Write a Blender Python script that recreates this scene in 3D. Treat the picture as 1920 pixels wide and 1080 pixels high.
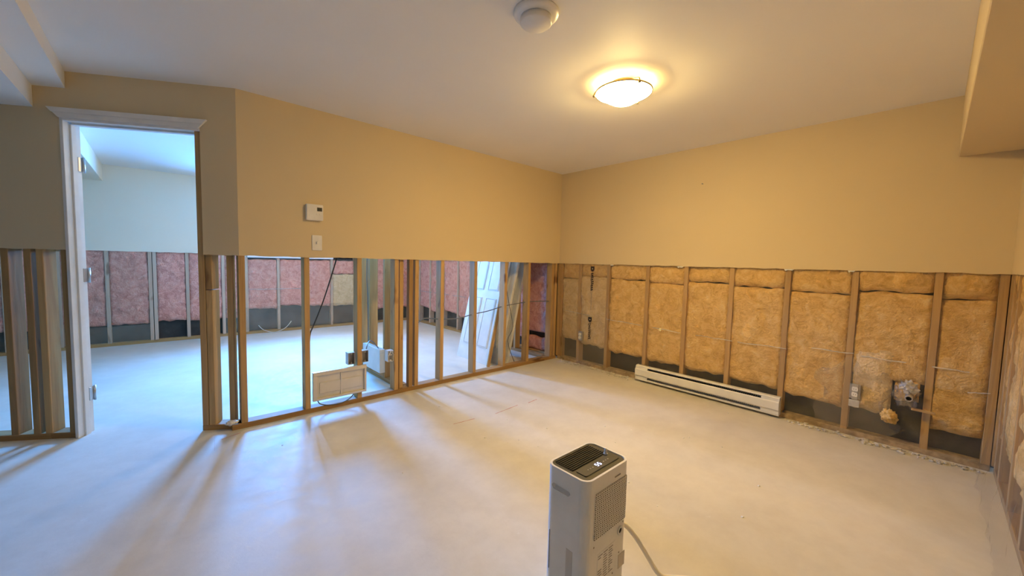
import bpy, bmesh, math, random
from mathutils import Matrix, Vector, noise
random.seed(7)
S = bpy.context.scene
COL = S.collection
for o in list(bpy.data.objects): bpy.data.objects.remove(o)

# ------------------------------------------------------------------ camera
def set_camera():
    F, YAW, PITCH, ROLL = 722.25, math.radians(47.587), -0.06664, 0.02445
    loc = Vector((-3.7385, -3.2127, 1.2198))
    f = Vector((math.cos(YAW)*math.cos(PITCH), math.sin(YAW)*math.cos(PITCH), math.sin(PITCH)))
    r = Vector((math.sin(YAW), -math.cos(YAW), 0)); u = r.cross(f)
    c, s = math.cos(ROLL), math.sin(ROLL)
    r2, u2 = c*r + s*u, -s*r + c*u
    cd = bpy.data.cameras.new('camera'); cd.sensor_width = 36; cd.lens = F/1920*36; cd.clip_start = .02
    co = bpy.data.objects.new('camera', cd); COL.objects.link(co)
    m = Matrix.Identity(4)
    for i in range(3): m[i][0], m[i][1], m[i][2], m[i][3] = r2[i], u2[i], -f[i], loc[i]
    co.matrix_world = m
    S.camera = co
set_camera()

# ------------------------------------------------------------------ world, daylight, exposure
w = bpy.data.worlds.new('world'); S.world = w; w.use_nodes = True
bg = w.node_tree.nodes['Background']; bg.inputs[0].default_value = (.45, .68, 1, 1); bg.inputs[1].default_value = 2.0
S.view_settings.view_transform = 'Standard'; S.view_settings.look = 'None'
S.view_settings.exposure = 0.06; S.view_settings.gamma = 1; S.view_settings.use_curve_mapping = False
def area(name, loc, size, sy, rot, power, color):
    l = bpy.data.lights.new(name, 'AREA'); l.shape = 'RECTANGLE'; l.size = size; l.size_y = sy
    l.energy = power; l.color = color
    o = bpy.data.objects.new(name, l); COL.objects.link(o); o.location = loc; o.rotation_euler = rot
    return o
WIN_X0, WIN_X1, WIN_Z0, WIN_Z1 = -2.72, -1.52, 1.27, 2.08
# daylight entering at the window of the next room (stands just outside the pane)
wdl = area('window_daylight', ((WIN_X0+WIN_X1)/2+.10, 4.40, (WIN_Z0+WIN_Z1)/2+.06), 0.80, .75, (math.radians(-78), 0, math.radians(-24)), 470, (.075, .35, 1))
wdl.data.spread = math.radians(125)
LAMP = Vector((-1.605, -1.85, 2.328))
LAMP_GLASS, LAMP_BULB, LAMP_COL = 142.0, 2.2, (1, .69, .255)

H, CUT = 2.328, 1.22
TH = .0127            # drywall
CAV = .102            # back of stud cavity
# ------------------------------------------------------------------ materials
MATS = {}
def nodes(name):
    m = bpy.data.materials.new(name); m.use_nodes = True
    nt = m.node_tree; b = nt.nodes['Principled BSDF']
    MATS[name] = m
    return m, nt, b
def N(nt, t, **k):
    n = nt.nodes.new(t)
    for a, v in k.items(): setattr(n, a, v)
    return n
def coords(nt, scale=(1, 1, 1), rand=True):
    tc = N(nt, 'ShaderNodeTexCoord'); mp = N(nt, 'ShaderNodeMapping')
    mp.inputs['Scale'].default_value = scale
    nt.links.new(tc.outputs['Object'], mp.inputs[0])
    if rand:
        oi = N(nt, 'ShaderNodeObjectInfo'); ml = N(nt, 'ShaderNodeMath', operation='MULTIPLY'); ml.inputs[1].default_value = 37
        nt.links.new(oi.outputs['Random'], ml.inputs[0])
        cb = N(nt, 'ShaderNodeCombineXYZ')
        for i in range(3): nt.links.new(ml.outputs[0], cb.inputs[i])
        nt.links.new(cb.outputs[0], mp.inputs['Location'])
    return mp.outputs[0]
def ramp(nt, fac, stops):
    r = N(nt, 'ShaderNodeValToRGB'); e = r.color_ramp.elements
    while len(e) > 2: e.remove(e[-1])
    for i, (p, c) in enumerate(stops):
        x = e[i] if i < 2 else e.new(p)
        x.position = p; x.color = (*c, 1)
    nt.links.new(fac, r.inputs[0]); return r.outputs[0]
def tex(nt, vec, scale, detail=4, rough=.55, dist=0):
    n = N(nt, 'ShaderNodeTexNoise'); n.inputs['Scale'].default_value = scale; n.inputs['Detail'].default_value = detail
    n.inputs['Roughness'].default_value = rough; n.inputs['Distortion'].default_value = dist
    nt.links.new(vec, n.inputs['Vector']); return n.outputs['Fac']
def bump(nt, b, h, strength, dist=.01):
    n = N(nt, 'ShaderNodeBump'); n.inputs['Strength'].default_value = strength; n.inputs['Distance'].default_value = dist
    nt.links.new(h, n.inputs['Height']); nt.links.new(n.outputs[0], b.inputs['Normal'])
def mixc(nt, fac, a, b, blend='MIX'):
    n = N(nt, 'ShaderNodeMix', data_type='RGBA', blend_type=blend)
    def put(s, v):
        if hasattr(v, 'node'): nt.links.new(v, s)
        elif isinstance(v, tuple): s.default_value = (*v, 1) if len(v) == 3 else v
        else: s.default_value = v
    put(n.inputs[0], fac); put(n.inputs[6], a); put(n.inputs[7], b)
    return n.outputs[2]
def plain(name, c, rough=.5, metal=0, var=.06, scale=8, bmp=0, emit=None, es=0, spec=.5):
    m, nt, b = nodes(name)
    v = coords(nt); t = tex(nt, v, scale)
    lo = tuple(x*(1-var) for x in c); hi = tuple(min(1, x*(1+var)) for x in c)
    nt.links.new(ramp(nt, t, [(.3, lo), (.7, hi)]), b.inputs['Base Color'])
    b.inputs['Roughness'].default_value = rough; b.inputs['Metallic'].default_value = metal
    b.inputs['Specular IOR Level'].default_value = spec
    if bmp: bump(nt, b, tex(nt, v, scale*12), bmp, .002)
    if emit: b.inputs['Emission Color'].default_value = (*emit, 1); b.inputs['Emission Strength'].default_value = es
    return m
def wood(name, axis, c1, c2, c3):
    m, nt, b = nodes(name)
    sc = [26, 26, 26]; sc[axis] = 1.3
    v = coords(nt, tuple(sc)); t = tex(nt, v, 1.0, 5, .6, 1.2)
    sc2 = [9, 9, 9]; sc2[axis] = 3.2
    v2 = coords(nt, tuple(sc2)); k = tex(nt, v2, 1.0, 2, .5)
    base = ramp(nt, t, [(.32, c1), (.68, c2)])
    kn = ramp(nt, k, [(.66, (0, 0, 0)), (.74, (1, 1, 1))])
    col = mixc(nt, kn, base, c3)
    oi = N(nt, 'ShaderNodeObjectInfo')
    br = ramp(nt, oi.outputs['Random'], [(0, (.78, .76, .74)), (1, (1.0, 1.0, 1.0))])
    col = mixc(nt, 1.0, col, br, 'MULTIPLY')
    nt.links.new(col, b.inputs['Base Color']); b.inputs['Roughness'].default_value = .7
    bump(nt, b, t, .25, .003)
    return m
for i, a in enumerate('xyz'):
    wood('pine_'+a, i, (.50, .30, .115), (.68, .45, .19), (.24, .115, .04))
    wood('pale_'+a, i, (.62, .46, .33), (.76, .60, .46), (.36, .22, .14))
    wood('plate_'+a, i, (.36, .205, .075), (.52, .33, .13), (.20, .095, .035))
def wall_paint(name, c, bmp=.12):
    m, nt, b = nodes(name)
    v = coords(nt, rand=False); t = tex(nt, v, 1.3, 3)
    nt.links.new(ramp(nt, t, [(.3, tuple(x*.97 for x in c)), (.7, c)]), b.inputs['Base Color'])
    b.inputs['Roughness'].default_value = .62; b.inputs['Specular IOR Level'].default_value = .3
    bump(nt, b, tex(nt, v, 260, 2), bmp, .0008)
wall_paint('cream_paint', (.72, .585, .36)); wall_paint('ceiling_paint', (.91, .87, .79), .25)
wall_paint('pale_paint', (.88, .79, .61))  # same cream as the near room, lightened so the next room reads brighter
plain('gypsum', (.62, .57, .48), .9)
plain('white_trim', (.80, .79, .75), .35); plain('white_plastic', (.83, .81, .77), .32)
plain('white_enamel', (.80, .79, .75), .28); plain('zinc', (.45, .44, .42), .4, .8)
plain('pan_metal', (.72, .68, .60), .30, .35); plain('black_plastic', (.022, .022, .020), .35)
plain('dark_panel', (.060, .056, .044), .4); plain('dark_void', (.012, .011, .010), .8)
plain('brass', (.32, .24, .12), .35, .9); plain('cable_grey', (.16, .17, .18), .5); plain('cable_white', (.72, .70, .64), .45)
plain('cable_black', (.03, .03, .03), .5); plain('ink', (.03, .02, .02), .6); plain('ink_grey', (.30, .28, .25), .7)
plain('yellow_note', (.9, .82, .45), .7); plain('red_chalk', (.50, .20, .15), .9); plain('grey_smudge', (.36, .33, .29), .6)
plain('hinge_steel', (.55, .54, .52), .3, .9); plain('grille_dark', (.20, .17, .12), .7); plain('stain', (.62, .57, .50), .6); plain('fin_metal', (.10, .10, .085), .5, .4)
plain('display_dark', (.05, .05, .045), .25); plain('led', (.6, .65, 1), .4, emit=(.55, .62, 1), es=2.6)
plain('hose', (.88, .84, .74), .3); plain('crumb', (.62, .57, .47), .95, var=.3)
plain('window_vinyl', (.82, .82, .82), .35)
plain('dirty_wood', (.40, .30, .18), .9, var=.35, scale=22, bmp=.3); plain('bare_block', (.16, .15, .14), .9); plain('backer', (.50, .45, .36), .95)
def insul(name, c1, c2, c3):
    m, nt, b = nodes(name)
    v = coords(nt); t = tex(nt, v, 13, 7, .72, 1.0); t2 = tex(nt, v, 60, 3)
    col = ramp(nt, t, [(.28, c1), (.52, c2), (.75, c3)])
    nt.links.new(col, b.inputs['Base Color']); b.inputs['Roughness'].default_value = 1; b.inputs['Specular IOR Level'].default_value = .1
    ad = N(nt, 'ShaderNodeMath', operation='ADD'); nt.links.new(t, ad.inputs[0]); nt.links.new(t2, ad.inputs[1])
    bump(nt, b, ad.outputs[0], .8, .016)
insul('fibreglass_yellow', (.58, .33, .09), (.84, .55, .21), (.93, .72, .38))
insul('fibreglass_pink', (.60, .22, .17), (.84, .42, .33), (.90, .58, .48))
insul('fibreglass_pale', (.62, .44, .22), (.82, .62, .36), (.90, .76, .53))
def foundation():
    m, nt, b = nodes('foundation')
    v = coords(nt, rand=False); t = tex(nt, v, 5, 6, .65)
    nt.links.new(ramp(nt, t, [(.3, (.018, .018, .016)), (.6, (.045, .045, .040)), (.8, (.11, .105, .09))]), b.inputs['Base Color'])
    b.inputs['Roughness'].default_value = .6; bump(nt, b, t, .5, .02)
foundation()
def floor_mat():
    m, nt, b = nodes('concrete')
    v = coords(nt, rand=False)
    t = tex(nt, v, .9, 5, .6, .4); t2 = tex(nt, v, 7, 8, .7); t3 = tex(nt, v, 45, 4)
    a = ramp(nt, t, [(.3, (.61, .575, .50)), (.7, (.74, .70, .62))])
    c = ramp(nt, t2, [(.25, (.90, .89, .88)), (.6, (1, 1, 1))])
    col = mixc(nt, 1.0, a, c, 'MULTIPLY')
    sp = ramp(nt, tex(nt, v, 16, 3, .5), [(.72, (0, 0, 0)), (.80, (.5, .5, .5))])
    col = mixc(nt, sp, col, (.80, .79, .76))
    nt.links.new(col, b.inputs['Base Color'])
    nt.links.new(ramp(nt, t2, [(.3, (.50, .50, .50)), (.7, (.68, .68, .68))]), b.inputs['Roughness'])
    b.inputs['Specular IOR Level'].default_value = .22; bump(nt, b, t2, .22, .008)
floor_mat()
def film(name, op, c, gl):
    m, nt, b = nodes(name)
    b.inputs['Base Color'].default_value = (*c, 1); b.inputs['Roughness'].default_value = .25
    tr = N(nt, 'ShaderNodeBsdfTransparent'); tr.inputs[0].default_value = (.96, .955, .94, 1)
    mx = N(nt, 'ShaderNodeMixShader')
    v = coords(nt, rand=False); t = tex(nt, v, 6, 5, .6)
    nt.links.new(ramp(nt, t, [(.35, (op*.55,)*3), (.75, (op*1.5,)*3)]), mx.inputs[0])
    nt.links.new(tr.outputs[0], mx.inputs[1]); nt.links.new(b.outputs[0], mx.inputs[2])
    gs = N(nt, 'ShaderNodeBsdfGlossy'); gs.inputs['Roughness'].default_value = .22
    m2 = N(nt, 'ShaderNodeMixShader'); m2.inputs[0].default_value = gl
    nt.links.new(mx.outputs[0], m2.inputs[1]); nt.links.new(gs.outputs[0], m2.inputs[2])
    bump(nt, b, tex(nt, v, 14, 4), .5, .01)
    bn = nt.nodes[-1]
    nt.links.new(b.inputs['Normal'].links[0].from_socket, gs.inputs['Normal'])
    nt.links.new(m2.outputs[0], nt.nodes['Material Output'].inputs[0])
film('poly_film', .07, (.80, .72, .58), .012); film('poly_fold', .55, (.85, .82, .75), .04)
film('poly_milky', .14, (.74, .64, .48), .015); film('pane_glass', .0, (1, 1, 1), .06)
def glass_lamp(name, k, c):
    m, nt, b = nodes(name)
    b.inputs['Base Color'].default_value = (.9, .85, .7, 1); b.inputs['Roughness'].default_value = .3
    b.inputs['Emission Color'].default_value = (*c, 1); b.inputs['Emission Strength'].default_value = LAMP_GLASS*k
glass_lamp('lamp_glass', 1, LAMP_COL); glass_lamp('lamp_glass_dim', .7, LAMP_COL); plain('frosted', (.85, .82, .72), .6)

# ------------------------------------------------------------------ object helpers
CACHE = {}
def M(k): return MATS[k] if isinstance(k, str) else k
def link(name, me, mat, parent=None, loc=(0, 0, 0), rot=None):
    o = bpy.data.objects.new(name, me); COL.objects.link(o)
    if me and mat and not me.materials: me.materials.append(M(mat))
    o.location = loc
    if rot: o.rotation_euler = rot
    if parent: o.parent = parent
    return o
def tag(o, label=None, cat=None, group=None, kind=None):
    if label: o['label'] = label
    if cat: o['category'] = cat
    if group: o['group'] = group
    if kind: o['kind'] = kind
    return o
def root(name, loc, rz=0, **k):
    o = link(name, None, None, None, loc); o.rotation_euler = (0, 0, rz); return tag(o, **k)
def to_mesh(bm, name, smooth=False):
    me = bpy.data.meshes.new(name); bmesh.ops.recalc_face_normals(bm, faces=bm.faces)
    bm.to_mesh(me); bm.free()
    if smooth:
        for f in me.polygons: f.use_smooth = True
    return me
def bm_box(bm, x0, x1, y0, y1, z0, z1, bev=0):
    r = bmesh.ops.create_cube(bm, size=1)
    vs = r['verts']
    for v in vs: v.co = Vector(((x0+x1)/2+v.co.x*(x1-x0), (y0+y1)/2+v.co.y*(y1-y0), (z0+z1)/2+v.co.z*(z1-z0)))
    if bev:
        es = list({e for v in vs for e in v.link_edges})
        bmesh.ops.bevel(bm, geom=es, offset=bev, segments=1, affect='EDGES')
def box(name, x0, x1, y0, y1, z0, z1, mat, parent=None, bev=0, rot=None):
    """one box; origin at the middle of its base, meshes shared between equal boxes"""
    dx, dy, dz = x1-x0, y1-y0, z1-z0
    key = (round(dx, 4), round(dy, 4), round(dz, 4), bev, mat)
    if key not in CACHE:
        bm = bmesh.new(); bm_box(bm, -dx/2, dx/2, -dy/2, dy/2, 0, dz, bev); CACHE[key] = to_mesh(bm, name)
    return link(name, CACHE[key], mat, parent, ((x0+x1)/2, (y0+y1)/2, z0), rot)
def tube_mesh(pts, r, n=8, sub=4):
    P = [Vector(p) for p in pts]; C = []
    for i in range(len(P)-1):
        a, b_, c, d = P[max(0, i-1)], P[i], P[i+1], P[min(len(P)-1, i+2)]
        for k in range(sub):
            t = k/sub
            C.append(.5*((2*b_)+(c-a)*t+(2*a-5*b_+4*c-d)*t*t+(3*b_-a-3*c+d)*t**3))
    C.append(P[-1])
    V, Fc = [], []
    up = Vector((.31, .23, .92)).normalized()
    for i, c in enumerate(C):
        t = (C[min(i+1, len(C)-1)]-C[max(i-1, 0)]).normalized()
        s = t.cross(up).normalized(); u = s.cross(t)
        for k in range(n):
            a = 2*math.pi*k/n; V.append(c+r*(math.cos(a)*s+math.sin(a)*u))
    for i in range(len(C)-1):
        for k in range(n):
            Fc.append((i*n+k, i*n+(k+1) % n, (i+1)*n+(k+1) % n, (i+1)*n+k))
    Fc.append(tuple(range(n))[::-1]); Fc.append(tuple((len(C)-1)*n+k for k in range(n)))
    me = bpy.data.meshes.new('tube'); me.from_pydata(V, [], Fc)
    for f in me.polygons: f.use_smooth = True
    return me
def tube(name, pts, r, mat, parent=None, base=None, n=8):
    base = Vector(base) if base is not None else Vector(pts[0])
    return link(name, tube_mesh([Vector(p)-base for p in pts], r, n), mat, parent, base)
def lathe_mesh(prof, n=48, smooth=True):
    V, Fc = [], []
    for r, z in prof:
        for k in range(n):
            a = 2*math.pi*k/n; V.append((r*math.cos(a), r*math.sin(a), z))
    for i in range(len(prof)-1):
        for k in range(n): Fc.append((i*n+k, i*n+(k+1) % n, (i+1)*n+(k+1) % n, (i+1)*n+k))
    me = bpy.data.meshes.new('lathe'); me.from_pydata(V, [], Fc)
    bm = bmesh.new(); bm.from_mesh(me); bmesh.ops.remove_doubles(bm, verts=bm.verts, dist=1e-5)
    bmesh.ops.recalc_face_normals(bm, faces=bm.faces); bm.to_mesh(me); bm.free()
    if smooth:
        for f in me.polygons: f.use_smooth = True
    return me
def prism(name, poly, y0, y1, mat, parent=None, loc=(0, 0, 0)):
    """polygon in x-z extruded along y"""
    n = len(poly)
    V = [(x, y0, z) for x, z in poly]+[(x, y1, z) for x, z in poly]
    Fc = [tuple(range(n)), tuple(range(2*n-1, n-1, -1))]+[(i, (i+1) % n, n+(i+1) % n, n+i) for i in range(n)]
    me = bpy.data.meshes.new(name); me.from_pydata(V, [], Fc)
    bm = bmesh.new(); bm.from_mesh(me); bmesh.ops.recalc_face_normals(bm, faces=bm.faces); bm.to_mesh(me); bm.free()
    return link(name, me, mat, parent, loc)
def profile_x(name, prof, x0, x1, mat, parent=None, loc=(0, 0, 0)):
    """profile in y-z extruded along x"""
    n = len(prof)
    V = [(x0, y, z) for y, z in prof]+[(x1, y, z) for y, z in prof]
    Fc = [tuple(range(n)), tuple(range(2*n-1, n-1, -1))]+[(i, (i+1) % n, n+(i+1) % n, n+i) for i in range(n)]
    me = bpy.data.meshes.new(name); me.from_pydata(V, [], Fc)
    bm = bmesh.new(); bm.from_mesh(me); bmesh.ops.recalc_face_normals(bm, faces=bm.faces); bm.to_mesh(me); bm.free()
    return link(name, me, mat, parent, loc)
def struct(o, label): return tag(o, label=label, kind='structure')

# ------------------------------------------------------------------ wall builders (local frame: x along the wall, +y into the room, z up)
def drywall(parent, x0, x1, z0, z1, mat, back=False, ragged=True, name='drywall_panel'):
    n = max(2, int((x1-x0)/.03)); pts = [(x0, z1), (x0, z0)]
    for i in range(1, n):
        x = x0+(x1-x0)*i/n
        d = (noise.noise(Vector((x*9, z0*3, 1.7)))*.005+random.uniform(-.0015, .0015)) if ragged else 0
        pts.append((x, z0+d))
    pts += [(x1, z0), (x1, z1)]
    y0, y1 = (-CAV-TH, -CAV) if back else (-TH, 0)
    cx = (x0+x1)/2
    return prism(name, [(x-cx, z-z0) for x, z in pts], y0, y1, mat, parent, (cx, 0, z0))
def stud(parent, x, z0=.038, z1=H, w=.038, mat='pine_z', y0=-CAV, y1=-TH):
    return box('stud', x-w/2, x+w/2, y0, y1, z0, z1, mat, parent, .002)
def plate(parent, x0, x1, mat='plate_x'):
    return box('bottom_plate', x0, x1, -CAV, -TH, 0, .038, mat, parent, .002)
BATT_N = [0]
def batt(parent, x0, x1, z0, z1, mat, front=-.022, amp=.014, bulge=.0, skew=0.0):
    BATT_N[0] += 1; sd = BATT_N[0]*3.71
    w, h = x1-x0, z1-z0
    nx, nz = max(8, int(w/.022)), max(6, int(h/.026))
    V, Fc = [], []
    for j in range(nz+1):
        for i in range(nx+1):
            u, v = i/nx, j/nz
            x = -w/2+u*w; z = v*h
            e = min(u, 1-u)*w; ev = min(v, 1-v)*h
            dep = -.008*math.exp(-e/.010)-.016*math.exp(-ev/.012)
            dep += amp*noise.noise(Vector((x*7+sd, z*7, sd)))+amp*.9*noise.noise(Vector((x*19, z*16+sd, sd)))+amp*.5*noise.noise(Vector((x*34+sd, z*30, sd)))
            dep += bulge*math.sin(math.pi*u)*math.sin(math.pi*v)
            zz = z
            if j == 0: zz += .020*noise.noise(Vector((x*13+sd, 0, sd)))+skew*u
            if j == nz: zz += .016*noise.noise(Vector((x*9+sd, 4, sd)))
            V.append((x, min(dep, .010), zz))
    m = len(V)
    edge = [i for i in range(nx+1)]+[(j*(nx+1)+nx) for j in range(1, nz+1)]+[nz*(nx+1)+i for i in range(nx-1, -1, -1)]+[j*(nx+1) for j in range(nz-1, 0, -1)]
    for j in range(nz):
        for i in range(nx):
            a = j*(nx+1)+i; Fc.append((a, a+1, a+nx+2, a+nx+1))
    for k in edge: V.append((V[k][0], -.070, V[k][2]))
    for k in range(len(edge)):
        a, b_ = edge[k], edge[(k+1) % len(edge)]
        Fc.append((b_, a, m+k, m+(k+1) % len(edge)))
    Fc.append(tuple(m+k for k in range(len(edge))))
    me = bpy.data.meshes.new('insulation_batt'); me.from_pydata(V, [], Fc)
    for f in me.polygons: f.use_smooth = True
    return link('insulation_batt', me, mat, parent, ((x0+x1)/2, front, z0))
def sheet(parent, x0, x1, z0, z1, studs, mat='poly_film', name='vapour_barrier', y=-.0085, sag=.014, amp=.006, rag=0):
    w, h = x1-x0, z1-z0
    nx, nz = max(4, int(w/.035)), max(4, int(h/.045))
    V, Fc = [], []
    for j in range(nz+1):
        for i in range(nx+1):
            X = x0+w*i/nx; z = h*j/nz
            d = min([abs(X-s) for s in studs]+[.2])
            k = max(0, min(1, (d-.015)/.10))
            dy = -k*(.3*sag)+k*amp*noise.noise(Vector((X*9, z*5, 3.3)))+k*.5*amp*noise.noise(Vector((X*23, z*14, 8.3)))
            X += rag*noise.noise(Vector((i*3.1, z*7, 2)))*(1 if i in (0, nx) else 0); z += rag*noise.noise(Vector((X*8, 3, 4)))*(1 if j == nz else 0)
            V.append((X-(x0+x1)/2, max(-.012, min(.006, dy)), z+(.012*noise.noise(Vector((X*6, 1, 1))) if j == 0 else 0)))
    for j in range(nz):
        for i in range(nx):
            a = j*(nx+1)+i; Fc.append((a, a+1, a+nx+2, a+nx+1))
    me = bpy.data.meshes.new(name); me.from_pydata(V, [], Fc)
    for f in me.polygons: f.use_smooth = True
    return link(name, me, mat, parent, ((x0+x1)/2, y, z0))
def ribbon(name, parent, pts, wid, mat, t=.0012):
    """thin strip lying in the local x-z plane, running through pts (x,y,z)"""
    V, Fc = [], []
    for i, p in enumerate(pts):
        a = Vector(pts[max(0, i-1)]); b_ = Vector(pts[min(len(pts)-1, i+1)]); d = (b_-a).normalized()
        nrm = Vector((-d.z, 0, d.x))*wid/2*(.7+.6*random.random())
        p = Vector(p)
        for q in (p-nrm, p+nrm): V.append(q); V.append(q+Vector((0, t, 0)))
    for i in range(len(pts)-1):
        a = i*4; b_ = a+4
        for q in ((0, 2, 2, 0), (3, 1, 1, 3), (1, 0, 0, 1), (2, 3, 3, 2)):
            Fc.append((a+q[0], a+q[1], b_+q[2], b_+q[3]))
    c = Vector(pts[0]); me = bpy.data.meshes.new(name); me.from_pydata([v-c for v in V], [], Fc)
    return link(name, me, mat, parent, c)

# ------------------------------------------------------------------ floor, ceiling
XL, YN, YF = -9.0, -3.52, 3.93          # left end, near wall, far wall
def slab(name, z0, z1, mat):
    bm = bmesh.new(); bm_box(bm, XL-.12, .12, YN-.12, YF+.12, z0, z1); return link(name, to_mesh(bm, name), mat)
floor = struct(slab('floor', -.12, 0, 'concrete'), 'bare pale concrete floor running through the stud partition into both rooms')
ceiling = struct(slab('ceiling', H, H+.1, 'ceiling_paint'), 'smooth off-white ceiling with boxed soffits')
def soffit(x0, x1, y0, y1, z0, mat='ceiling_paint'): return box('soffit', x0, x1, y0, y1, z0, H, mat, ceiling, .003)
def soffit_poly(pts, z0, mat='ceiling_paint'):
    n = len(pts); c = Vector((*pts[0], z0)); d = H-z0
    V = [(x-c.x, y-c.y, 0) for x, y in pts]+[(x-c.x, y-c.y, d) for x, y in pts]
    me = bpy.data.meshes.new('soffit'); me.from_pydata(V, [], [tuple(range(n)), tuple(range(2*n-1, n-1, -1))]+[(i, (i+1) % n, n+(i+1) % n, n+i) for i in range(n)])
    bm = bmesh.new(); bm.from_mesh(me); bmesh.ops.recalc_face_normals(bm, faces=bm.faces); bm.to_mesh(me); bm.free()
    return link('soffit', me, mat, ceiling, c)
def yw(x): return (-3.34-x)*math.tan(math.radians(31))+.005      # face of the angled wall
soffit_poly([(-4.29, YN), (-4.145, YN), (-4.145, yw(-4.145)), (-4.29, yw(-4.29))], 2.227)
soffit_poly([(XL, YN), (-4.29, YN), (-4.29, yw(-4.29)), (-8.3, yw(-8.3)), (XL, 3.2)], 2.098)
soffit(XL, 0, YN, -3.265, 1.95, 'cream_paint')
soffit_poly([(-4.25, yw(-4.25)+.13), (-4.25, YF), (-8.6, YF), (-8.3, yw(-8.3)+.13)], 2.12, 'pale_paint')
for i, pts in enumerate([[(-2.15, -.86), (-1.965, -.878)], [(-1.78, -.905), (-1.66, -.895), (-1.51, -.88)], [(-1.40, -.90), (-1.28, -.885)],
                         [(-3.47, -.10), (-3.36, -.06)], [(-3.52, -.26), (-3.50, -.02)]]):
    V, Fc = [], []
    pp = []
    for a, b_ in zip(pts, pts[1:]):
        for k in range(5): pp.append((a[0]+(b_[0]-a[0])*k/5, a[1]+(b_[1]-a[1])*k/5))
    pp.append(pts[-1]); c = Vector((*pts[0], 0))
    for x, y in pp:
        d = random.uniform(.002, .005); V += [(x-c.x, y-d-c.y, .0008), (x-c.x, y+d-c.y, .0008)]
    for k in range(len(pp)-1): Fc.append((2*k, 2*k+2, 2*k+3, 2*k+1))
    me = bpy.data.meshes.new('chalk_mark'); me.from_pydata(V, [], Fc); link('chalk_mark', me, 'red_chalk', floor, c)

# ------------------------------------------------------------------ wall_left: the stud partition (faces the camera room)
PI = math.pi
wl = struct(root('wall_left', (0, 0, 0), PI), 'cream partition wall cut open below, bare studs on a bottom plate')
drywall(wl, 0, 3.34, CUT, H, 'cream_paint'); drywall(wl, 0.115, 3.30, CUT+.01, H, 'pale_paint', back=True)
plate(wl, 0, 3.40)
for X in (.035, .10, .515, .885, 1.305, 1.71, 1.985, 2.185, 2.515, 2.915, 3.325): stud(wl, X)
box('stud', 2.025, 2.063, -.064, -TH, .038, H, 'plate_z', wl, .002)       # packer turned inside the stud corner
box('stud', 2.11, 2.148, -CAV, -TH-.02, .038, H, 'pine_z', wl, .002)
# cross stub of studs behind the partition
ws = struct(root('wall_stub', (-2.125, .115, 0), PI/2), 'short bare stud stub wall standing behind the partition')
plate(ws, 0, 1.0)
for x in (.33, .70, .955): stud(ws, x)
# little closet frame by the outer wall
wc = struct(root('wall_closet', (-.16, .115, 0), PI/2), 'short closet wall by the pink insulated wall, bare studs at its end')
drywall(wc, 0, .66, CUT, H, 'pale_paint'); plate(wc, 0, .66)
for x in (.53, .60, .64): stud(wc, x)

# ------------------------------------------------------------------ wall_angled with the door opening
DA = math.radians(149)
wd = struct(root('wall_angled', (-3.34, 0, 0), DA), 'short angled wall around the open doorway')
drywall(wd, 0, .215, CUT, H, 'cream_paint')
drywall(wd, .215, .978, 2.052, H, 'cream_paint', ragged=False)
drywall(wd, .978, 1.122, CUT+.01, H, 'cream_paint')
drywall(wd, .02, .215, CUT, H, 'pale_paint', back=True); drywall(wd, .215, .978, 2.06, H, 'pale_paint', back=True, ragged=False)
drywall(wd, .978, 1.122, CUT, H, 'pale_paint', back=True)
plate(wd, .02, .255); plate(wd, .978, 1.122)
stud(wd, .235); stud(wd, .193, z1=.98, mat='pine_z'); stud(wd, .193, z0=.985, mat='plate_z'); stud(wd, .085, y0=-.09, y1=-.052)
stud(wd, 1.0, mat='plate_z'); stud(wd, 1.130)
box('header', .215, .978, -CAV, -TH, 2.075, 2.165, 'pine_x', wd, .002)
d1 = struct(root('door_1', (-3.34, 0, 0), DA), 'white door frame with bare hinges, its door taken off')
box('side_jamb', .960, .978, -.118, .003, 0, 2.05, 'white_trim', d1, .0015)
box('door_stop', .949, .960, -.075, -.040, 0, 2.02, 'white_trim', d1, .001)
box('head_jamb', .215, .960, -.118, .003, 2.032, 2.05, 'white_trim', d1, .0015)
box('door_stop', .215, .949, -.075, -.040, 2.020, 2.032, 'white_trim', d1, .001)
# head casing with mitred ends, its side casings are gone
hc = prism('head_casing', [(-.37, 0), (.385, 0), (.44, .058), (-.425, .058)], 0, .012, 'white_trim', d1, (.592, 0, 2.046))
prism('casing_bead', [(-.40, .030), (.415, .030), (.44, .058), (-.425, .058)], .012, .019, 'white_trim', hc)
for z in (.22, 1.02, 1.74):
    hg = box('hinge', .953, .960, -.116, -.085, z, z+.09, 'hinge_steel', d1, .001)
    me = lathe_mesh([(0, 0), (.007, 0), (.007, .1), (0, .1)], 12)
    link('hinge_pin', me, 'hinge_steel', hg, (-.006, -.020, -.005))
wfl = struct(root('wall_far_left', (-3.34+1.122*math.cos(DA), 1.122*math.sin(DA), 0), DA), 'dim cream wall cut open below beside the doorway')
drywall(wfl, -.0, 4.7, CUT+.01, H, 'cream_paint'); drywall(wfl, .0, 4.7, CUT, H, 'pale_paint', back=True)
plate(wfl, 0, 4.7); stud(wfl, .072, mat='plate_z'); stud(wfl, .188, mat='plate_z')
for x in [.60+.406*k for k in range(10)]: stud(wfl, x)

# ------------------------------------------------------------------ exterior walls
def ext_back(parent, x0, x1): return box('foundation_face', x0, x1, -.135, -CAV-.004, 0, H, 'foundation', parent)
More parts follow.
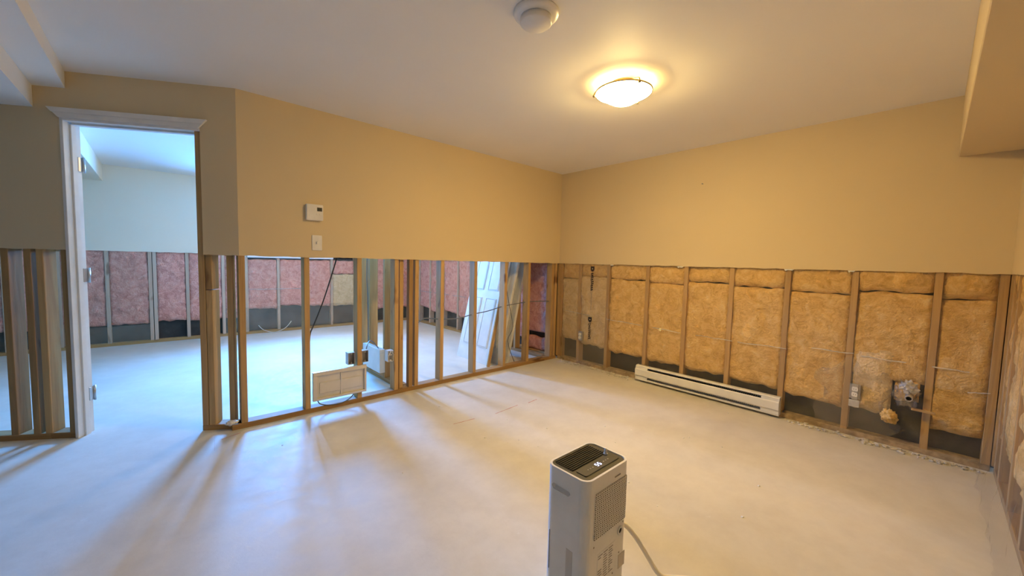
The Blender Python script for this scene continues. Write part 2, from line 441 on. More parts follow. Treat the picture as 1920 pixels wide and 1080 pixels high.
# wall_right: yellow insulation.   local x = Y + 3.52
wr = struct(root('wall_right', (0, YN, 0), PI/2), 'cream wall stripped below to yellow insulation behind clear plastic')
ext_back(wr, -.2, 3.62)
drywall(wr, 0, 3.52, CUT, H, 'cream_paint')
plate(wr, 0, 3.52, 'dirty_wood')
R_ST = [.02, .285, .695, 1.105, 1.52, 1.925, 2.325, 2.80, 3.20, 3.49]
for x in R_ST+[-.022, 3.531]: stud(wr, x)
BOT = [.19, .205, .19, .22, .235, .235, .235, .25, .27, .27]
for i, (a, b_) in enumerate(zip(R_ST, R_ST[1:])):
    a, b_ = a+.0205, b_-.0205
    seam = 1.055+.02*math.sin(i*2.1)
    if i == 1:
        batt(wr, a, b_, .46, seam, 'fibreglass_yellow'); batt(wr, b_-.215, b_-.01, .21, .66, 'fibreglass_pale', front=-.016, bulge=.012)
        batt(wr, a+.02, a+.14, .33, .47, 'fibreglass_yellow', front=-.03)
    else: batt(wr, a, b_, BOT[i], seam, 'fibreglass_pale' if i in (7, 8) else 'fibreglass_yellow', skew=random.uniform(-.02, .02))
    batt(wr, a, b_, seam+.006, CUT+.12, 'fibreglass_yellow', amp=.016)
vb = sheet(wr, .02, 3.50, .04, CUT+.04, R_ST)
sheet(wr, 2.78, 3.44, .05, CUT+.04, R_ST, 'poly_milky', 'plastic_overlap', y=-.0055)
sheet(wr, .46, .86, .06, .52, R_ST, 'poly_milky', 'plastic_overlap', y=-.0050, rag=.14)
def fold(x0, x1, z0, z1):
    n = 6; ribbon('plastic_fold', vb, [(x0+(x1-x0)*k/n-1.76, .0045, z0+(z1-z0)*k/n+random.uniform(-.003, .003)-.04) for k in range(n+1)], .006, 'poly_fold')
for a in ((2.24, 1.95, .585, .572), (1.80, 1.48, .572, .57), (1.44, 1.08, .565, .575), (.92, .67, .61, .612), (.63, .40, .605, .60), (.28, .12, .602, .598),
          (2.80, 2.36, .60, .59), (3.40, 3.02, .635, .612), (.12, .03, .47, .49)): fold(*a)
# print on the plastic: a round-cornered emblem and a run of small characters read from the side
def mark(x, z, w, h, m='ink'):
    box('print_mark', x-w/2-1.76, x+w/2-1.76, .0075, .0082, z-h/2-.04, z+h/2-.04, m, vb)
def emblem(x, z):
    pts = [(x+.026*math.cos(t)*(1 if math.sin(t) < 0 else 1.0), z+.030*math.sin(t)) for t in [k*PI/8 for k in range(8, 17)]]
    outer = [(x-.026, z+.030), *pts, (x+.026, z+.030)]
    inner = [(x+.007*math.cos(-k*PI/4), z+.002+.006*math.sin(-k*PI/4)) for k in range(8)]
    c = (x-1.76, .0075, z-.04)
    prism('print_emblem', [(p[0]-x, p[1]-z) for p in outer], 0, .0007, 'ink', vb, c)
    prism('print_emblem', [(p[0]-x, p[1]-z) for p in inner], .0007, .0012, 'yellow_note', vb, c)
emblem(3.01, 1.165); emblem(3.02, .565)
zz = 1.112
for i in range(9):
    for k in range(2): mark(3.012-.010+.018*k+random.uniform(-.004, .004), zz-.006*k, .016, .015)
    zz -= .0235
for i in range(16): mark(3.012, .88-i*.0125, .012, .006, 'ink_grey')
zz = .515
for i in range(8):
    for k in range(2): mark(3.024-.009+.016*k+random.uniform(-.004, .004), zz-.005*k, .014, .013)
    zz -= .024
ribbon('paper_tag', vb, [(2.155-1.76, .0075, .56-.04), (2.150-1.76, .0075, .59-.04)], .022, 'yellow_note')

# wall_right_beyond: same outer wall in the next room, pink.  local x = Y - .115
wb = struct(root('wall_right_beyond', (0, .115, 0), PI/2), 'outer wall of the next room with pink insulation below')
ext_back(wb, -.1, 4.0)
drywall(wb, 0, 3.815, CUT, H, 'pale_paint'); plate(wb, 0, 3.815)
B_ST = [.02, .50, .95, 1.36, 1.77, 2.16, 2.62, 3.08, 3.48, 3.79]
for x in B_ST: stud(wb, x, mat='pale_z')
for i, (a, b_) in enumerate(zip(B_ST, B_ST[1:])):
    a, b_ = a+.0205, b_-.0205
    if i == 0:
        batt(wb, a, b_, .285, CUT+.1, 'fibreglass_pink', amp=.022); batt(wb, a, b_-.02, .04, .215, 'fibreglass_pink', amp=.02)
    elif i == 1: batt(wb, a, b_, .17, CUT+.1, 'fibreglass_pink', amp=.022)
    else: batt(wb, a, b_, .24+.06*(i % 2), CUT+.1, 'fibreglass_pink', skew=.04)
vb2 = sheet(wb, .95, 3.80, .04, CUT+.04, B_ST)
for x0, x1 in ((1.9, 2.3), (2.4, 2.9), (3.0, 3.5)):
    ribbon('plastic_fold', vb2, [(x0-2.375+(x1-x0)*k/5, .0045, .62-.04+random.uniform(-.004, .004)) for k in range(6)], .007, 'poly_fold')

# wall_beyond: window wall of the next room.  local x = -X
wf = struct(root('wall_beyond', (0, YF, 0), PI), 'window wall of the next room, pink insulation showing below')
ext_back_parts = [box('foundation_face', -.13, 9.0, -.135, -CAV-.004, 0, 1.2, 'foundation', wf),
                  box('foundation_face', -.13, -WIN_X1, -.135, -CAV-.004, 1.2, H, 'foundation', wf),
                  box('foundation_face', -WIN_X0, 9.0, -.135, -CAV-.004, 1.2, H, 'foundation', wf),
                  box('foundation_face', -WIN_X1, -WIN_X0, -.135, -CAV-.004, WIN_Z1, H, 'foundation', wf)]
drywall(wf, 0, -WIN_X1, CUT+.02, H, 'pale_paint'); drywall(wf, -WIN_X0, 9.0, CUT+.02, H, 'pale_paint')
drywall(wf, -WIN_X1, -WIN_X0, WIN_Z1, H, 'pale_paint', ragged=False)
plate(wf, 0, 9.0)
F_ST = [.02, .34, .72, 1.10, 1.51, 1.93, 2.33, 2.76, 3.05, 3.46, 3.80, 3.845, 4.25, 4.66, 5.07, 5.48]
for x in F_ST: stud(wf, x, z1=H if (x < 1.52 or x > 2.75) else 1.19, mat='pale_z')
for i, (a, b_) in enumerate(zip(F_ST, F_ST[1:])):
    a, b_ = a+.0205, b_-.0205
    if b_-a < .05: continue
    if i == 3:
        batt(wf, a, b_, .935, 1.17, 'fibreglass_pink'); batt(wf, a, b_, .37, .925, 'fibreglass_pale', amp=.005)
    elif 4 <= i <= 6: batt(wf, a, b_, .37+.03*(i % 2), 1.17, 'fibreglass_pink', skew=.03)
    elif i == 9: batt(wf, a, b_, .285, CUT+.1, 'fibreglass_pink', amp=.024)
    else: batt(wf, a, b_, .27, CUT+.1, 'fibreglass_pink', amp=.02)
vb3 = sheet(wf, .05, 3.03, .04, 1.20, F_ST)
sheet(wf, 1.1, 3.03, .06, .42, F_ST, 'poly_milky', 'plastic_overlap', y=-.0055)
sheet(wf, 3.86, 5.4, .04, CUT+.03, F_ST)
sheet(wf, 3.86, 4.6, .04, .26, F_ST, 'poly_milky', 'plastic_overlap', y=-.0055)
ribbon('plastic_fold', vb3, [(1.95+.8*k/8-1.54, .0045, .66+random.uniform(-.004, .004)) for k in range(9)], .007, 'poly_fold')
# window_1 in that wall
wn = struct(root('window_1', (-WIN_X1, 0, 0)), 'white vinyl basement window with two panes'); wn.location = (WIN_X1, YF, 0); wn.rotation_euler = (0, 0, PI)
ww = WIN_X1-WIN_X0
box('window_sill', -.03, ww+.03, -CAV, .012, 1.195, 1.232, 'white_trim', wn, .003)
for nm, a in (('frame_bottom', (0, ww, WIN_Z0-.038, WIN_Z0+.03)), ('frame_top', (0, ww, WIN_Z1-.04, WIN_Z1)), ('frame_side', (0, .045, WIN_Z0, WIN_Z1)),
              ('frame_side', (ww-.045, ww, WIN_Z0, WIN_Z1)), ('mullion', (ww/2-.025, ww/2+.025, WIN_Z0, WIN_Z1))):
    box(nm, a[0], a[1], -.135, -.07, a[2], a[3], 'window_vinyl', wn, .003)
for a, b_ in ((.045, ww/2-.025), (ww/2+.025, ww-.045)): box('pane', a, b_, -.106, -.100, WIN_Z0+.03, WIN_Z1-.04, 'pane_glass', wn)

# wall_near: beside the camera, local x = X - XL
wnr = struct(root('wall_near', (-5.5, YN, 0), 0), 'cream wall stripped below, loose plastic over insulation')
ext_back(wnr, -3.5, 5.5)
drywall(wnr, -3.5, 5.5, CUT, H, 'cream_paint'); plate(wnr, -3.5, 5.5)
N_ST = [.02]+[.42+.406*k for k in range(13)]+[5.48]
for x in N_ST: stud(wnr, x)
for a, b_ in zip(N_ST, N_ST[1:]): batt(wnr, a+.0205, b_-.0205, .22, CUT+.1, 'fibreglass_yellow', amp=.02)
sheet(wnr, 0, 5.48, .04, CUT+.04, N_ST, amp=.02, sag=.0)
# closing walls behind the camera and at the left end
wbk = struct(box('wall_back', XL-.1, XL, YN-.12, YF+.12, 0, H, 'bare_block'), 'dark bare foundation wall closing the left end of both rooms')  # out of view; dark finish chosen to send back less light

# ------------------------------------------------------------------ loose skirt of crumpled plastic along wall_near
def crumple(name, x0, x1, y, z1, label):
    nx, nz = 60, 10; V, Fc = [], []
    for j in range(nz+1):
        for i in range(nx+1):
            X = (x1-x0)*(i/nx-.5); v = j/nz
            d = (1-v)**2*.05+.022*(1-v)*noise.noise(Vector((X*6, v*3, 2)))+.016*noise.noise(Vector((X*15, v*5, 5)))*(1-v*.8)
            V.append((X, max(.002, d+.012), v*z1+.003))
    for j in range(nz):
        for i in range(nx):
            a = j*(nx+1)+i; Fc.append((a, a+1, a+nx+2, a+nx+1))
    me = bpy.data.meshes.new(name); me.from_pydata(V, [], Fc)
    for f in me.polygons: f.use_smooth = True
    return tag(link(name, me, 'poly_film', None, ((x0+x1)/2, y, 0)), label, 'plastic sheet')
crumple('loose_plastic', -2.4, -.06, YN+.002, .42, 'clear crumpled plastic skirt along the foot of the wall beside the corner')

# ------------------------------------------------------------------ fixtures on wall_left
def L(wall, x, y=0, z=0):
    a = wall.rotation_euler.z
    return Vector((wall.location.x+x*math.cos(a)-y*math.sin(a), wall.location.y+x*math.sin(a)+y*math.cos(a), z))
def rbox_mesh(w, d, h, r, seg=4, er=.004):
    """rounded-corner upright box, base at z=0"""
    bm = bmesh.new(); pts = []
    for cx, cy, a0 in ((w/2-r, d/2-r, 0), (-w/2+r, d/2-r, 90), (-w/2+r, -d/2+r, 180), (w/2-r, -d/2+r, 270)):
        for k in range(seg+1):
            a = math.radians(a0+90*k/seg); pts.append((cx+r*math.cos(a), cy+r*math.sin(a)))
    vs = [bm.verts.new((x, y, 0)) for x, y in pts]; f = bm.faces.new(vs)
    g = bmesh.ops.extrude_face_region(bm, geom=[f]); top = [e for e in g['geom'] if isinstance(e, bmesh.types.BMVert)]
    for v in top: v.co.z = h
    if er:
        es = [e for e in bm.edges if abs(e.verts[0].co.z-e.verts[1].co.z) < 1e-6]
        bmesh.ops.bevel(bm, geom=es, offset=er, segments=2, affect='EDGES')
    return to_mesh(bm, 'rounded')
t = root('thermostat', L(wl, 2.865, 0, 1.50), PI, label='square white electronic thermostat on the cream partition wall', cat='thermostat')
link('housing', rbox_mesh(.118, .12, .030, .008), 'white_plastic', t, (0, 0, .06), (-PI/2, 0, 0))
box('display', -.050, -.015, .030, .032, .070, .098, 'display_dark', t, .001)
box('button', -.046, -.030, .030, .033, .040, .052, 'white_plastic', t, .001); box('button', -.026, -.010, .030, .033, .040, .052, 'white_plastic', t, .001)
t = root('switch_plate', L(wl, 2.845, 0, 1.274), PI, label='blank cream wall plate just under the thermostat', cat='switch plate')
link('cover', rbox_mesh(.072, .116, .006, .006, er=.002), 'white_plastic', t, (0, 0, .058), (-PI/2, 0, 0))
box('toggle', -.005, .005, .006, .016, .050, .066, 'white_plastic', t, .001)

def convector(name, loc, rz, label, mat, front):
    t = root(name, loc, rz, label=label, cat='heater', group='small metal wall heaters on the partition studs')
    W, Hh, D = .42, .23, .05 if front else .022
    box('back_pan', -W/2, W/2, .0, .004, 0, Hh, mat, t, .001)
    for nm, a in (('rim', (-W/2, W/2, 0, .018)), ('rim', (-W/2, W/2, Hh-.030, Hh)), ('rim', (-W/2, -W/2+.018, .018, Hh-.03)), ('rim', (W/2-.03, W/2, .018, Hh-.03))):
        box(nm, a[0], a[1], .004, D, a[2], a[3], mat, t, .002)
    box('divider', -.012, .0, .004, D*.6, .018, Hh-.03, mat, t, .001)
    box('element', -W/2+.03, W/2-.05, .004, .010, .05, .14, mat, t, .003)
    if front: box('front_cover', -W/2, W/2, D, D+.004, 0, Hh, mat, t, .001)
    return t
convector('convector_heater', L(wl, 2.675, -.012, .092), PI, 'small white metal heater pan fixed across two studs of the partition', 'pan_metal', False)
convector('convector_heater', (-2.13, .585, .105), PI/2, 'small white metal heater fixed to the stub wall behind the partition', 'white_enamel', True)

def elec_box(name, loc, rz, label, mat, group=None):
    t = root(name, loc, rz, label=label, cat='electrical box', group=group)
    w_, h_, d_ = .055, .10, .06
    for nm, a in (('back', (-w_/2, w_/2, -d_, -d_+.003, 0, h_)), ('side', (-w_/2, -w_/2+.003, -d_, 0, 0, h_)), ('side', (w_/2-.003, w_/2, -d_, 0, 0, h_)),
                  ('top', (-w_/2, w_/2, -d_, 0, h_-.003, h_)), ('bottom', (-w_/2, w_/2, -d_, 0, 0, .003))):
        box(nm, *a, mat, t)
    for z in (.006, h_-.018): box('screw_tab', -.006, .006, -.004, -.001, z, z+.012, mat, t)
    return t
elec_box('switch_box', L(wl, 2.58, -.02, .335), PI, 'open grey metal electrical box on the stud above the heater pan', 'zinc')
elec_box('switch_box', L(wl, 2.462, -.03, .335), PI, 'dull metal electrical box on the far side of the same stud as the open box', 'zinc')
ob = elec_box('outlet_box', L(wl, 2.235, -.02, .305), PI, 'white outlet box with bent wires on the stud corner', 'white_plastic')
for i in range(3): tube('wire', [(-.012+.012*i, -.03, .05), (-.02+.02*i, .02, .06+.012*i), (.0+.02*i, .03, .085-.02*i), (.02*i-.01, .012, .10)], .0028, 'cable_white', ob)

# cables
def cable(pts, r, mat, label):
    return tag(tube('electrical_cable', pts, r, mat), label, 'cable')
cable([(-2.66, .055, 1.30), (-2.715, .06, 1.10), (-2.79, .062, .86), (-2.86, .064, .68), (-2.885, .066, .60), (-2.89, .064, .40)], .005, 'cable_black', 'black cable slanting down out of the partition wall to a stud')
cable([(-2.85, .01, .10), (-2.83, .012, .06), (-2.76, .01, .035), (-2.66, .0, .038), (-2.60, .0, .06), (-2.565, -.002, .095)], .0045, 'cable_grey', 'grey cable looping under the white heater pan')
cable([(-2.44, .07, .41), (-2.42, .10, .45), (-2.36, .20, .47), (-2.27, .35, .44), (-2.165, .45, .34)], .0045, 'cable_grey', 'grey cable arching from the metal box to the stub wall heater')
cable([(-1.97, .06, .60), (-1.88, .064, .66), (-1.70, .062, .64), (-1.50, .06, .63), (-1.30, .06, .66), (-1.10, .06, .68), (-.88, .06, .72), (-.70, .06, .735), (-.51, .062, .75), (-.36, .06, .75), (-.10, .06, .74)], .005, 'cable_grey', 'grey cable threaded level through the partition studs')
cable([(-2.135, .80, 1.30), (-2.132, .82, 1.05), (-2.131, .80, .80), (-2.132, .79, .60), (-2.135, .78, .34)], .0045, 'cable_grey', 'thin grey cable hanging down beside the stub wall')
cable([(-.76, .16, 1.30), (-.75, .17, 1.0), (-.70, .165, .75), (-.62, .17, .45), (-.70, .165, .28), (-.58, .17, .004)], .004, 'cable_grey', 'thin cable dangling in front of the leaning doors')
cable([(-2.16, 3.915, .16), (-2.25, 3.90, .06), (-2.4, 3.88, .006), (-2.55, 3.90, .05), (-2.62, 3.915, .13)], .005, 'cable_white', 'pale cable drooping along the foot of the window wall')

# ------------------------------------------------------------------ doors and plank leaning in the next room
def leaning_door(loc, rz, lean, roll, W, label):
    t = root('panel_door', loc, rz, label=label, cat='door', group='doors taken down and leaned up'); t.rotation_euler = (lean, roll, rz)
    Hd, D = 2.0, .035
    box('slab', -W/2, W/2, 0, D, 0, Hd, 'white_trim', t, .002)
    cw = (W-.30)/2
    for cx in (-W/4+.02, W/4-.02):
        for z0, z1 in ((.20, .78), (.90, 1.45), (1.57, 1.85)):
            p = box('raised_panel', cx-cw/2, cx+cw/2, -.006, .001, z0, z1, 'white_trim', t, .004)
            bw = cw/2+.014
            hh = z1-z0
            for a in ((-bw, bw, -.012, -.004), (-bw, bw, hh+.004, hh+.012), (-bw, -bw+.008, -.004, hh+.004), (bw-.008, bw, -.004, hh+.004)):
                box('moulding', a[0], a[1], -.004, .006, a[2], a[3], 'white_trim', p, .001)
    return t
R_ = math.radians
leaning_door((-.93, .575, .0), R_(-90), R_(-13.5), 0, .64, 'white panelled door leaning outermost of three behind the partition studs')
leaning_door((-.79, .56, .0), R_(-90), R_(-13.0), 0, .66, 'white panelled door leaning between two other doors')
leaning_door((-.645, .57, .0), R_(-90), R_(-12.5), 0, .66, 'white panelled door leaning closest to the closet wall')
pk = root('leaning_board', (-.955, .215, 0), 0, label='long narrow wooden board leaning against the white doors', cat='board'); pk.rotation_euler = (R_(-1), R_(13), 0)
box('board', -.022, .022, -.009, .009, 0, 1.75, 'pine_z', pk, .002)

# ------------------------------------------------------------------ baseboard heater on wall_right
bh = root('baseboard_heater', (-.001, -1.79, .022), PI/2, label='long white electric baseboard heater at the foot of the insulated wall', cat='heater')
hl = .635
box('back_plate', -hl, hl, 0, .004, 0, .15, 'white_enamel', bh)
profile_x('top_lip', [(.004, .150), (.040, .150), (.052, .140), (.050, .136), (.004, .143)], -hl, hl, 'white_enamel', bh)
profile_x('front_cover', [(.056, .118), (.064, .110), (.066, .052), (.058, .040), (.055, .042), (.062, .053), (.060, .108), (.053, .115)], -hl, hl, 'white_enamel', bh)
profile_x('bottom_rail', [(.004, 0), (.054, 0), (.056, .018), (.052, .018), (.050, .005), (.004, .005)], -hl, hl, 'white_enamel', bh)
for s in (-1, 1):
    a, b_ = sorted((s*hl, s*(hl-.125)))
    profile_x('end_box', [(.004, .004), (.053, .004), (.0545, .04), (.062, .054), (.060, .108), (.053, .117), (.0505, .136), (.004, .143)], a, b_, 'white_enamel', bh)
    a, b_ = sorted((s*hl, s*(hl+.006)))
    profile_x('end_cap', [(0, 0), (.056, 0), (.060, .036), (.068, .050), (.068, .112), (.058, .122), (.054, .144), (.040, .152), (0, .152)], a, b_, 'white_enamel', bh)
for i in range(64):
    x = -.5+i*(1.0/63); box('fin', x-.0008, x+.0008, .008, .048, .030, .120, 'fin_metal', bh)
me = tube_mesh([(-.5, .028, .075), (.5, .028, .075)], .006); link('heating_rod', me, 'fin_metal', bh)

# outlets on wall_right
def outlet(loc, label, s=1.0):
    t = root('duplex_outlet', loc, PI/2, label=label, cat='outlet', group='bare outlets on the insulated wall')
    box('box', -.03, .03, -.045, 0, 0, .105, 'zinc', t, .001)
    y = box('yoke', -.017, .017, 0, .004, -.004, .109, 'hinge_steel', t, .001)
    for z in (.018, .058):
        rcp = link('receptacle', rbox_mesh(.034, .030, .012, .008, er=.001), 'white_plastic', t, (0, .002, z+.015), (-PI/2, 0, 0))
        for dx in (-.007, .005): box('slot', dx, dx+.002, -.004, .004, .012, .0125, 'dark_void', rcp)
    return t
o1 = outlet((-.008, -2.875, .285), 'bare duplex outlet beside a stud over the dark foundation strip')
o1b = box('loose_tab', -.028, .030, .0, .003, -.06, -.008, 'poly_fold', o1)
outlet((-.008, -.372, .30), 'small pale outlet near the printed plastic by the corner')

nl = tag(link('nail', lathe_mesh([(0, 0), (.0025, 0), (.0025, .016), (.006, .016), (.006, .0185), (0, .0185)], 12), 'zinc', None, (0, -1.71, 1.987), (0, -PI/2, 0)), 'small nail left in the cream wall above the baseboard heater', 'nail')
for x, w_ in ((1.98, .06), (1.10, .07), (.72, .04), (2.75, .04)): prism('torn_paper', [(-w_/2, 0), (-w_*.3, -.012), (w_*.1, -.008), (w_*.35, -.016), (w_/2, 0)], -.003, -.001, 'white_trim', wr, (x, 0, CUT))
# crumpled plastic round an opening by the last stud
def blob(name, loc, rx, ry, rz, mat, label, cat, seed, amp=.25, parent=None):
    bm = bmesh.new(); bmesh.ops.create_icosphere(bm, subdivisions=4, radius=1)
    for v in bm.verts:
        d = 1+amp*noise.noise(v.co*2.3+Vector((seed, 0, 0)))+amp*.7*noise.noise(v.co*6+Vector((0, seed, 0)))
        v.co = Vector((v.co.x*rx*d, v.co.y*ry*d, v.co.z*rz*d))
    o = link(name, to_mesh(bm, name, True), mat, parent, loc)
    if label: tag(o, label, cat)
    return o
cp = root('pipe_stub', (-.03, -3.135, .33), PI/2, label='short pipe stub wrapped in crumpled plastic beside the last stud', cat='pipe')
blob('plastic_wrap', (.0, .0, .06), .055, .030, .085, 'poly_milky', None, None, 4, .5, cp)
blob('plastic_wrap', (-.01, .005, .115), .040, .024, .040, 'poly_fold', None, None, 9, .5, cp)
link('pipe', lathe_mesh([(.020, -.05), (.020, .045), (.014, .045), (.014, -.05), (.020, -.05)], 20), 'grey_smudge', cp, (-.015, .02, .05), (-PI/2, 0, 0))
link('pipe_mouth', lathe_mesh([(0, 0), (.014, 0)], 20), 'dark_void', cp, (-.015, .05, .05), (-PI/2, 0, 0))
st = tag(box('wood_stick', -.045, -.022, -3.275, -3.165, .296, .310, 'pine_y', None, .002), 'short pale stick jutting by the last stud under the pipe stub', 'stick')
blob('insulation_tuft', (-.022, -3.062, .215), .026, .040, .045, 'fibreglass_yellow', 'small tuft of yellow insulation hanging over the dark strip', 'insulation', 12, .4)

# ------------------------------------------------------------------ ceiling light
def ceiling_light(x, y, label, power, glass):
    cl = root('ceiling_light', (x, y, H), 0, label=label, cat='ceiling light', group='flush ceiling lights')
    link('mounting_pan', lathe_mesh([(0, 0), (.085, 0), (.085, -.012), (.075, -.020), (0, -.020)], 40), 'brass', cl)
    gb = link('glass_bowl', lathe_mesh([(.163, -.050), (.166, -.053), (.162, -.057), (.148, -.063), (.125, -.075), (.100, -.092), (.070, -.109), (.036, -.119), (0, -.122)], 56), glass, cl)
    link('bowl_lining', lathe_mesh([(.163, -.0495), (.160, -.052), (.146, -.058), (.123, -.070), (.098, -.087), (.069, -.104), (.036, -.114), (0, -.117)], 56), 'frosted', gb)
    link('rim_ring', lathe_mesh([(.166, -.047), (.172, -.047), (.172, -.055), (.166, -.055), (.166, -.047)], 56), 'brass', cl)
    for a in (124, 242, 2):
        r_ = math.radians(a); dx, dy = math.cos(r_), math.sin(r_)
        arm = tube('clip_arm', [(dx*.07, dy*.07, -.012), (dx*.12, dy*.12, -.018), (dx*.170, dy*.170, -.036), (dx*.174, dy*.174, -.056)], .0035, 'brass', cl, (0, 0, 0))
        link('clip_knob', lathe_mesh([(0, .009), (.008, .006), (.0105, 0), (.008, -.007), (0, -.010)], 16), 'brass', arm, (dx*.175, dy*.175, -.058))
    for k, (dx, dy) in enumerate(((.045, -.035), (-.045, .035))):
        pl = bpy.data.lights.new('bulb', 'POINT'); pl.energy = LAMP_BULB*power; pl.color = LAMP_COL; pl.shadow_soft_size = .022
        po = bpy.data.objects.new('bulb', pl); COL.objects.link(po); po.location = (dx, dy, -.045); po.parent = cl
ceiling_light(LAMP.x, LAMP.y, 'lit flush ceiling light with frosted glass bowl in the room with the dehumidifier', 1, 'lamp_glass')
ceiling_light(-1.75, 2.0, 'lit flush ceiling light with frosted glass bowl in the room behind the partition', .8, 'lamp_glass_dim')  # added light, out of view, to warm and brighten the next room

sd = root('smoke_detector', (-2.475, -1.945, H), 0, label='round white smoke detector on the ceiling', cat='smoke detector')
link('base', lathe_mesh([(0, 0), (.100, 0), (.102, -.006), (.098, -.014), (.080, -.024), (0, -.024)], 48), 'white_plastic', sd)
link('cap', lathe_mesh([(0, -.024), (.070, -.024), (.071, -.046), (.066, -.051), (0, -.053)], 48), 'white_plastic', sd)

# ------------------------------------------------------------------ dehumidifier
DW, DD, DH = .262, .182, .50
dh = root('dehumidifier', (-2.598, -2.405, 0), 0, label='white upright dehumidifier with black top panel on the concrete floor', cat='dehumidifier')
def body():
    me = rbox_mesh(DW, DD, DH, .034, 6, .0)
    o = link('body', me, 'white_plastic', dh, (0, 0, .004))
    cut = bpy.data.objects.new('cut', rbox_mesh(DW-.016, DD-.016, .05, .028, 6, 0)); COL.objects.link(cut); cut.location = (dh.location.x, dh.location.y, .004+DH-.007)
    g = bmesh.new(); bm_box(g, -.016, .016, -.042, .042, -.011, .011, .009)
    grip = bpy.data.objects.new('grip', to_mesh(g, 'grip')); COL.objects.link(grip); grip.location = (dh.location.x-DW/2-.004, dh.location.y+.020, .435)
    for c in (cut, grip):
        md = o.modifiers.new('b', 'BOOLEAN'); md.object = c; md.operation = 'DIFFERENCE'; md.solver = 'EXACT'
    bpy.context.view_layer.update()
    dg = bpy.context.evaluated_depsgraph_get(); nm = bpy.data.meshes.new_from_object(o.evaluated_get(dg))
    o.modifiers.clear(); o.data = nm
    for c in (cut, grip): bpy.data.objects.remove(c)
body()
zt = .004+DH-.007
link('top_panel', rbox_mesh(DW-.017, DD-.017, .004, .027, 6, .001), 'dark_panel', dh, (0, 0, zt))
og = link('outlet_grille', rbox_mesh(DW-.060, .082, .0012, .008, 4, 0), 'dark_void', dh, (-.004, .033, zt+.004))
for i in range(9): box('slat', -.098, .098, -.039+i*.0095, -.0362+i*.0095, .001, .004, 'black_plastic', og)
cpn = link('control_panel', rbox_mesh(DW-.058, .046, .003, .008, 4, .001), 'dark_panel', dh, (.004, -.038, zt+.004))
SEG = {'5': 'afgcd'}
def digit(x, y, ch):
    w_, h_, t_ = .008, .0075, .0022
    seg = {'a': (0, h_, w_, t_), 'g': (0, 0, w_, t_), 'd': (0, -h_, w_, t_), 'f': (-w_/2, h_/2, t_, h_), 'b': (w_/2, h_/2, t_, h_), 'e': (-w_/2, -h_/2, t_, h_), 'c': (w_/2, -h_/2, t_, h_)}
    for k in SEG[ch]:
        sx, sy, a, b_ = seg[k]; box('display_segment', x+sx-a/2, x+sx+a/2, y+sy-b_/2, y+sy+b_/2, .003, .0036, 'led', cpn)
digit(-.010, 0, '5'); digit(.006, 0, '5')
for x in (-.062, -.048, -.034, .030, .044, .058): box('touch_key', x-.003, x+.003, -.003, .0015, .003, .0035, 'grey_smudge', cpn)
# honeycomb intake grille on the -y side: a lattice with open cells over a dark backing
def lattice():
    W_, H_, nx, nz = .196, .165, 18, 22
    bk = box('intake_grille', -W_/2+.015, W_/2+.009, -DD/2-.0012, -DD/2+.001, .285, .285+H_, 'grille_dark', dh)
    V, Fc = [], []; cw, ch = W_/nx, H_/nz
    for j in range(nz):
        for i in range(nx):
            cx = -W_/2+(i+.5)*cw; cz = (j+.5)*ch
            o = [(cx-cw/2, cz-ch/2), (cx+cw/2, cz-ch/2), (cx+cw/2, cz+ch/2), (cx-cw/2, cz+ch/2)]
            s = .33*cw; q = .36*ch; sl = .16*cw*(1 if j % 2 else -1)
            n_ = [(cx-s-sl, cz-q), (cx+s-sl, cz-q), (cx+s+sl, cz+q), (cx-s+sl, cz+q)]
            b_ = len(V); V += [(x, -.0014, z) for x, z in o]+[(x, -.0014, z) for x, z in n_]+[(x, 0, z) for x, z in n_]
            for k in range(4):
                l = (k+1) % 4; Fc.append((b_+k, b_+l, b_+4+l, b_+4+k)); Fc.append((b_+4+k, b_+4+l, b_+8+l, b_+8+k))
    me = bpy.data.meshes.new('grille_lattice'); me.from_pydata(V, [], Fc)
    g = link('grille_lattice', me, 'white_plastic', bk, (0, -.0012+.001, 0)); g['kind'] = 'stuff'
lattice()
fy = -DD/2
box('latch', .030, .066, fy-.002, fy, .466, .471, 'grey_smudge', dh, .0008)
dp = link('drain_port', lathe_mesh([(.010, 0), (.016, 0), (.016, .004), (.010, .004), (.010, 0)], 24), 'white_plastic', dh, (.078, fy, .250), (PI/2, 0, 0))
link('port_hole', lathe_mesh([(0, .0012), (.0102, .0012)], 24), 'dark_void', dp)
for x, z in ((-.082, .262), (.098, .275), (.078, .165), (.040, .105), (-.082, .08)): link('screw', lathe_mesh([(0, .0012), (.003, .0012), (.0035, 0)], 12), 'grey_smudge', dh, (x, fy, z), (PI/2, 0, 0))
lb = box('rating_label', -.058, .050, fy-.0006, fy, .115, .225, 'white_plastic', dh)
for i in range(11):
    for k in range(3):
        if random.random() < .85:
            x0 = -.050+k*.032; box('print_line', x0, x0+random.uniform(.012, .028), -.0009, -.0003, .008+i*.009, .0105+i*.009, 'ink_grey', lb)
box('cord_recess', .075, .118, fy-.001, fy+.001, .10, .155, 'stain', dh, .0005)
box('tank_window', -DW/2-.001, -DW/2+.001, -.040, -.012,   .10, .24, 'stain', dh, .0005)
box('tank_seam', -DW/2-.0008, -DW/2+.001, .064, .0665, .12, .265, 'ink_grey', dh); box('foot', .09, .125, fy+.002, fy+.04, 0, .006, 'black_plastic', dh)
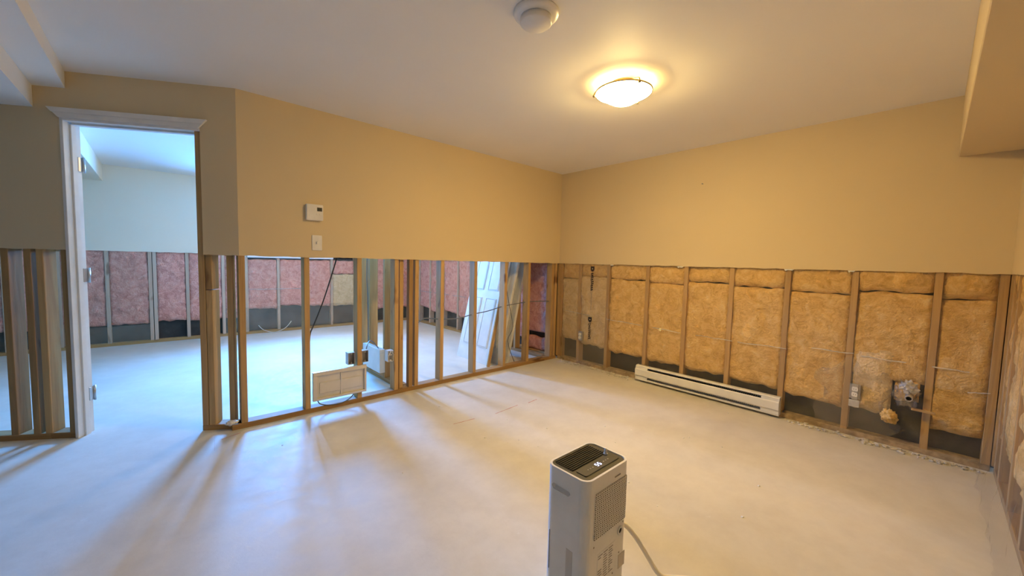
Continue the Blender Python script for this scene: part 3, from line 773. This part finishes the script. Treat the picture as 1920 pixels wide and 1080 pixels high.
for x, y in ((-.1, .06), (.1, .06), (-.1, -.06)): box('foot', x-.015, x+.015, y-.015, y+.015, 0, .006, 'black_plastic', dh)
tube('drain_hose', [(.128, -.055, .235), (.150, -.075, .225), (.185, -.105, .17), (.225, -.135, .09), (.262, -.165, .022), (.31, -.205, .010), (.40, -.30, .010), (.50, -.42, .010)], .009, 'hose', dh, (0, 0, 0), 10)
pg = root('drain_plug', (dh.location.x+.088, dh.location.y-.012, zt+.0042), 0, label='small white plastic plug standing on the dehumidifier top', cat='plug')
link('plug_base', lathe_mesh([(0, 0), (.008, 0), (.008, .006), (0, .006)], 20), 'white_plastic', pg)
link('plug_stem', lathe_mesh([(.0055, .006), (.0055, .022), (.004, .025), (0, .026)], 20), 'white_plastic', pg)

# ------------------------------------------------------------------ dirt along the wall feet
def crumbs(name, path, n, spread, label, mat='crumb', sizes=(.004, .005, .007, .012)):
    bm = bmesh.new()
    for i in range(n):
        t_ = random.random(); a, b_ = path
        x = a[0]+(b_[0]-a[0])*t_+random.gauss(0, spread[0]); y = a[1]+(b_[1]-a[1])*t_+random.gauss(0, spread[1])
        r = random.choice(sizes)
        q = bmesh.ops.create_icosphere(bm, subdivisions=1, radius=r)
        for v in q['verts']: v.co = Vector((v.co.x*random.uniform(.7, 1.6)+x, v.co.y*random.uniform(.7, 1.6)+y, max(0, v.co.z*.6+r*.4)))
    me = to_mesh(bm, name); o = link(name, me, mat); tag(o, label, 'debris', kind='stuff')
crumbs('wall_foot_debris', ((-.045, -.10), (-.045, -1.1)), 240, (.025, .02), 'grit and plaster crumbs along the foot of the insulated wall by the corner')
crumbs('wall_foot_debris', ((-.03, -2.5), (-.05, -3.45)), 200, (.022, .02), 'grit and crumbs along the foot of the insulated wall past the heater')
crumbs('floor_crumbs', ((-2.9, -.6), (-.8, -2.6)), 26, (.5, .5), 'scattered plaster crumbs on the open concrete floor', 'white_trim', (.003, .004, .006))
blob('plaster_scrap', (-3.40, .02, .055), .035, .022, .016, 'white_trim', 'white plaster scrap lying on the plate by the door studs', 'plaster scrap', 3, .4)
bpy.context.view_layer.update()
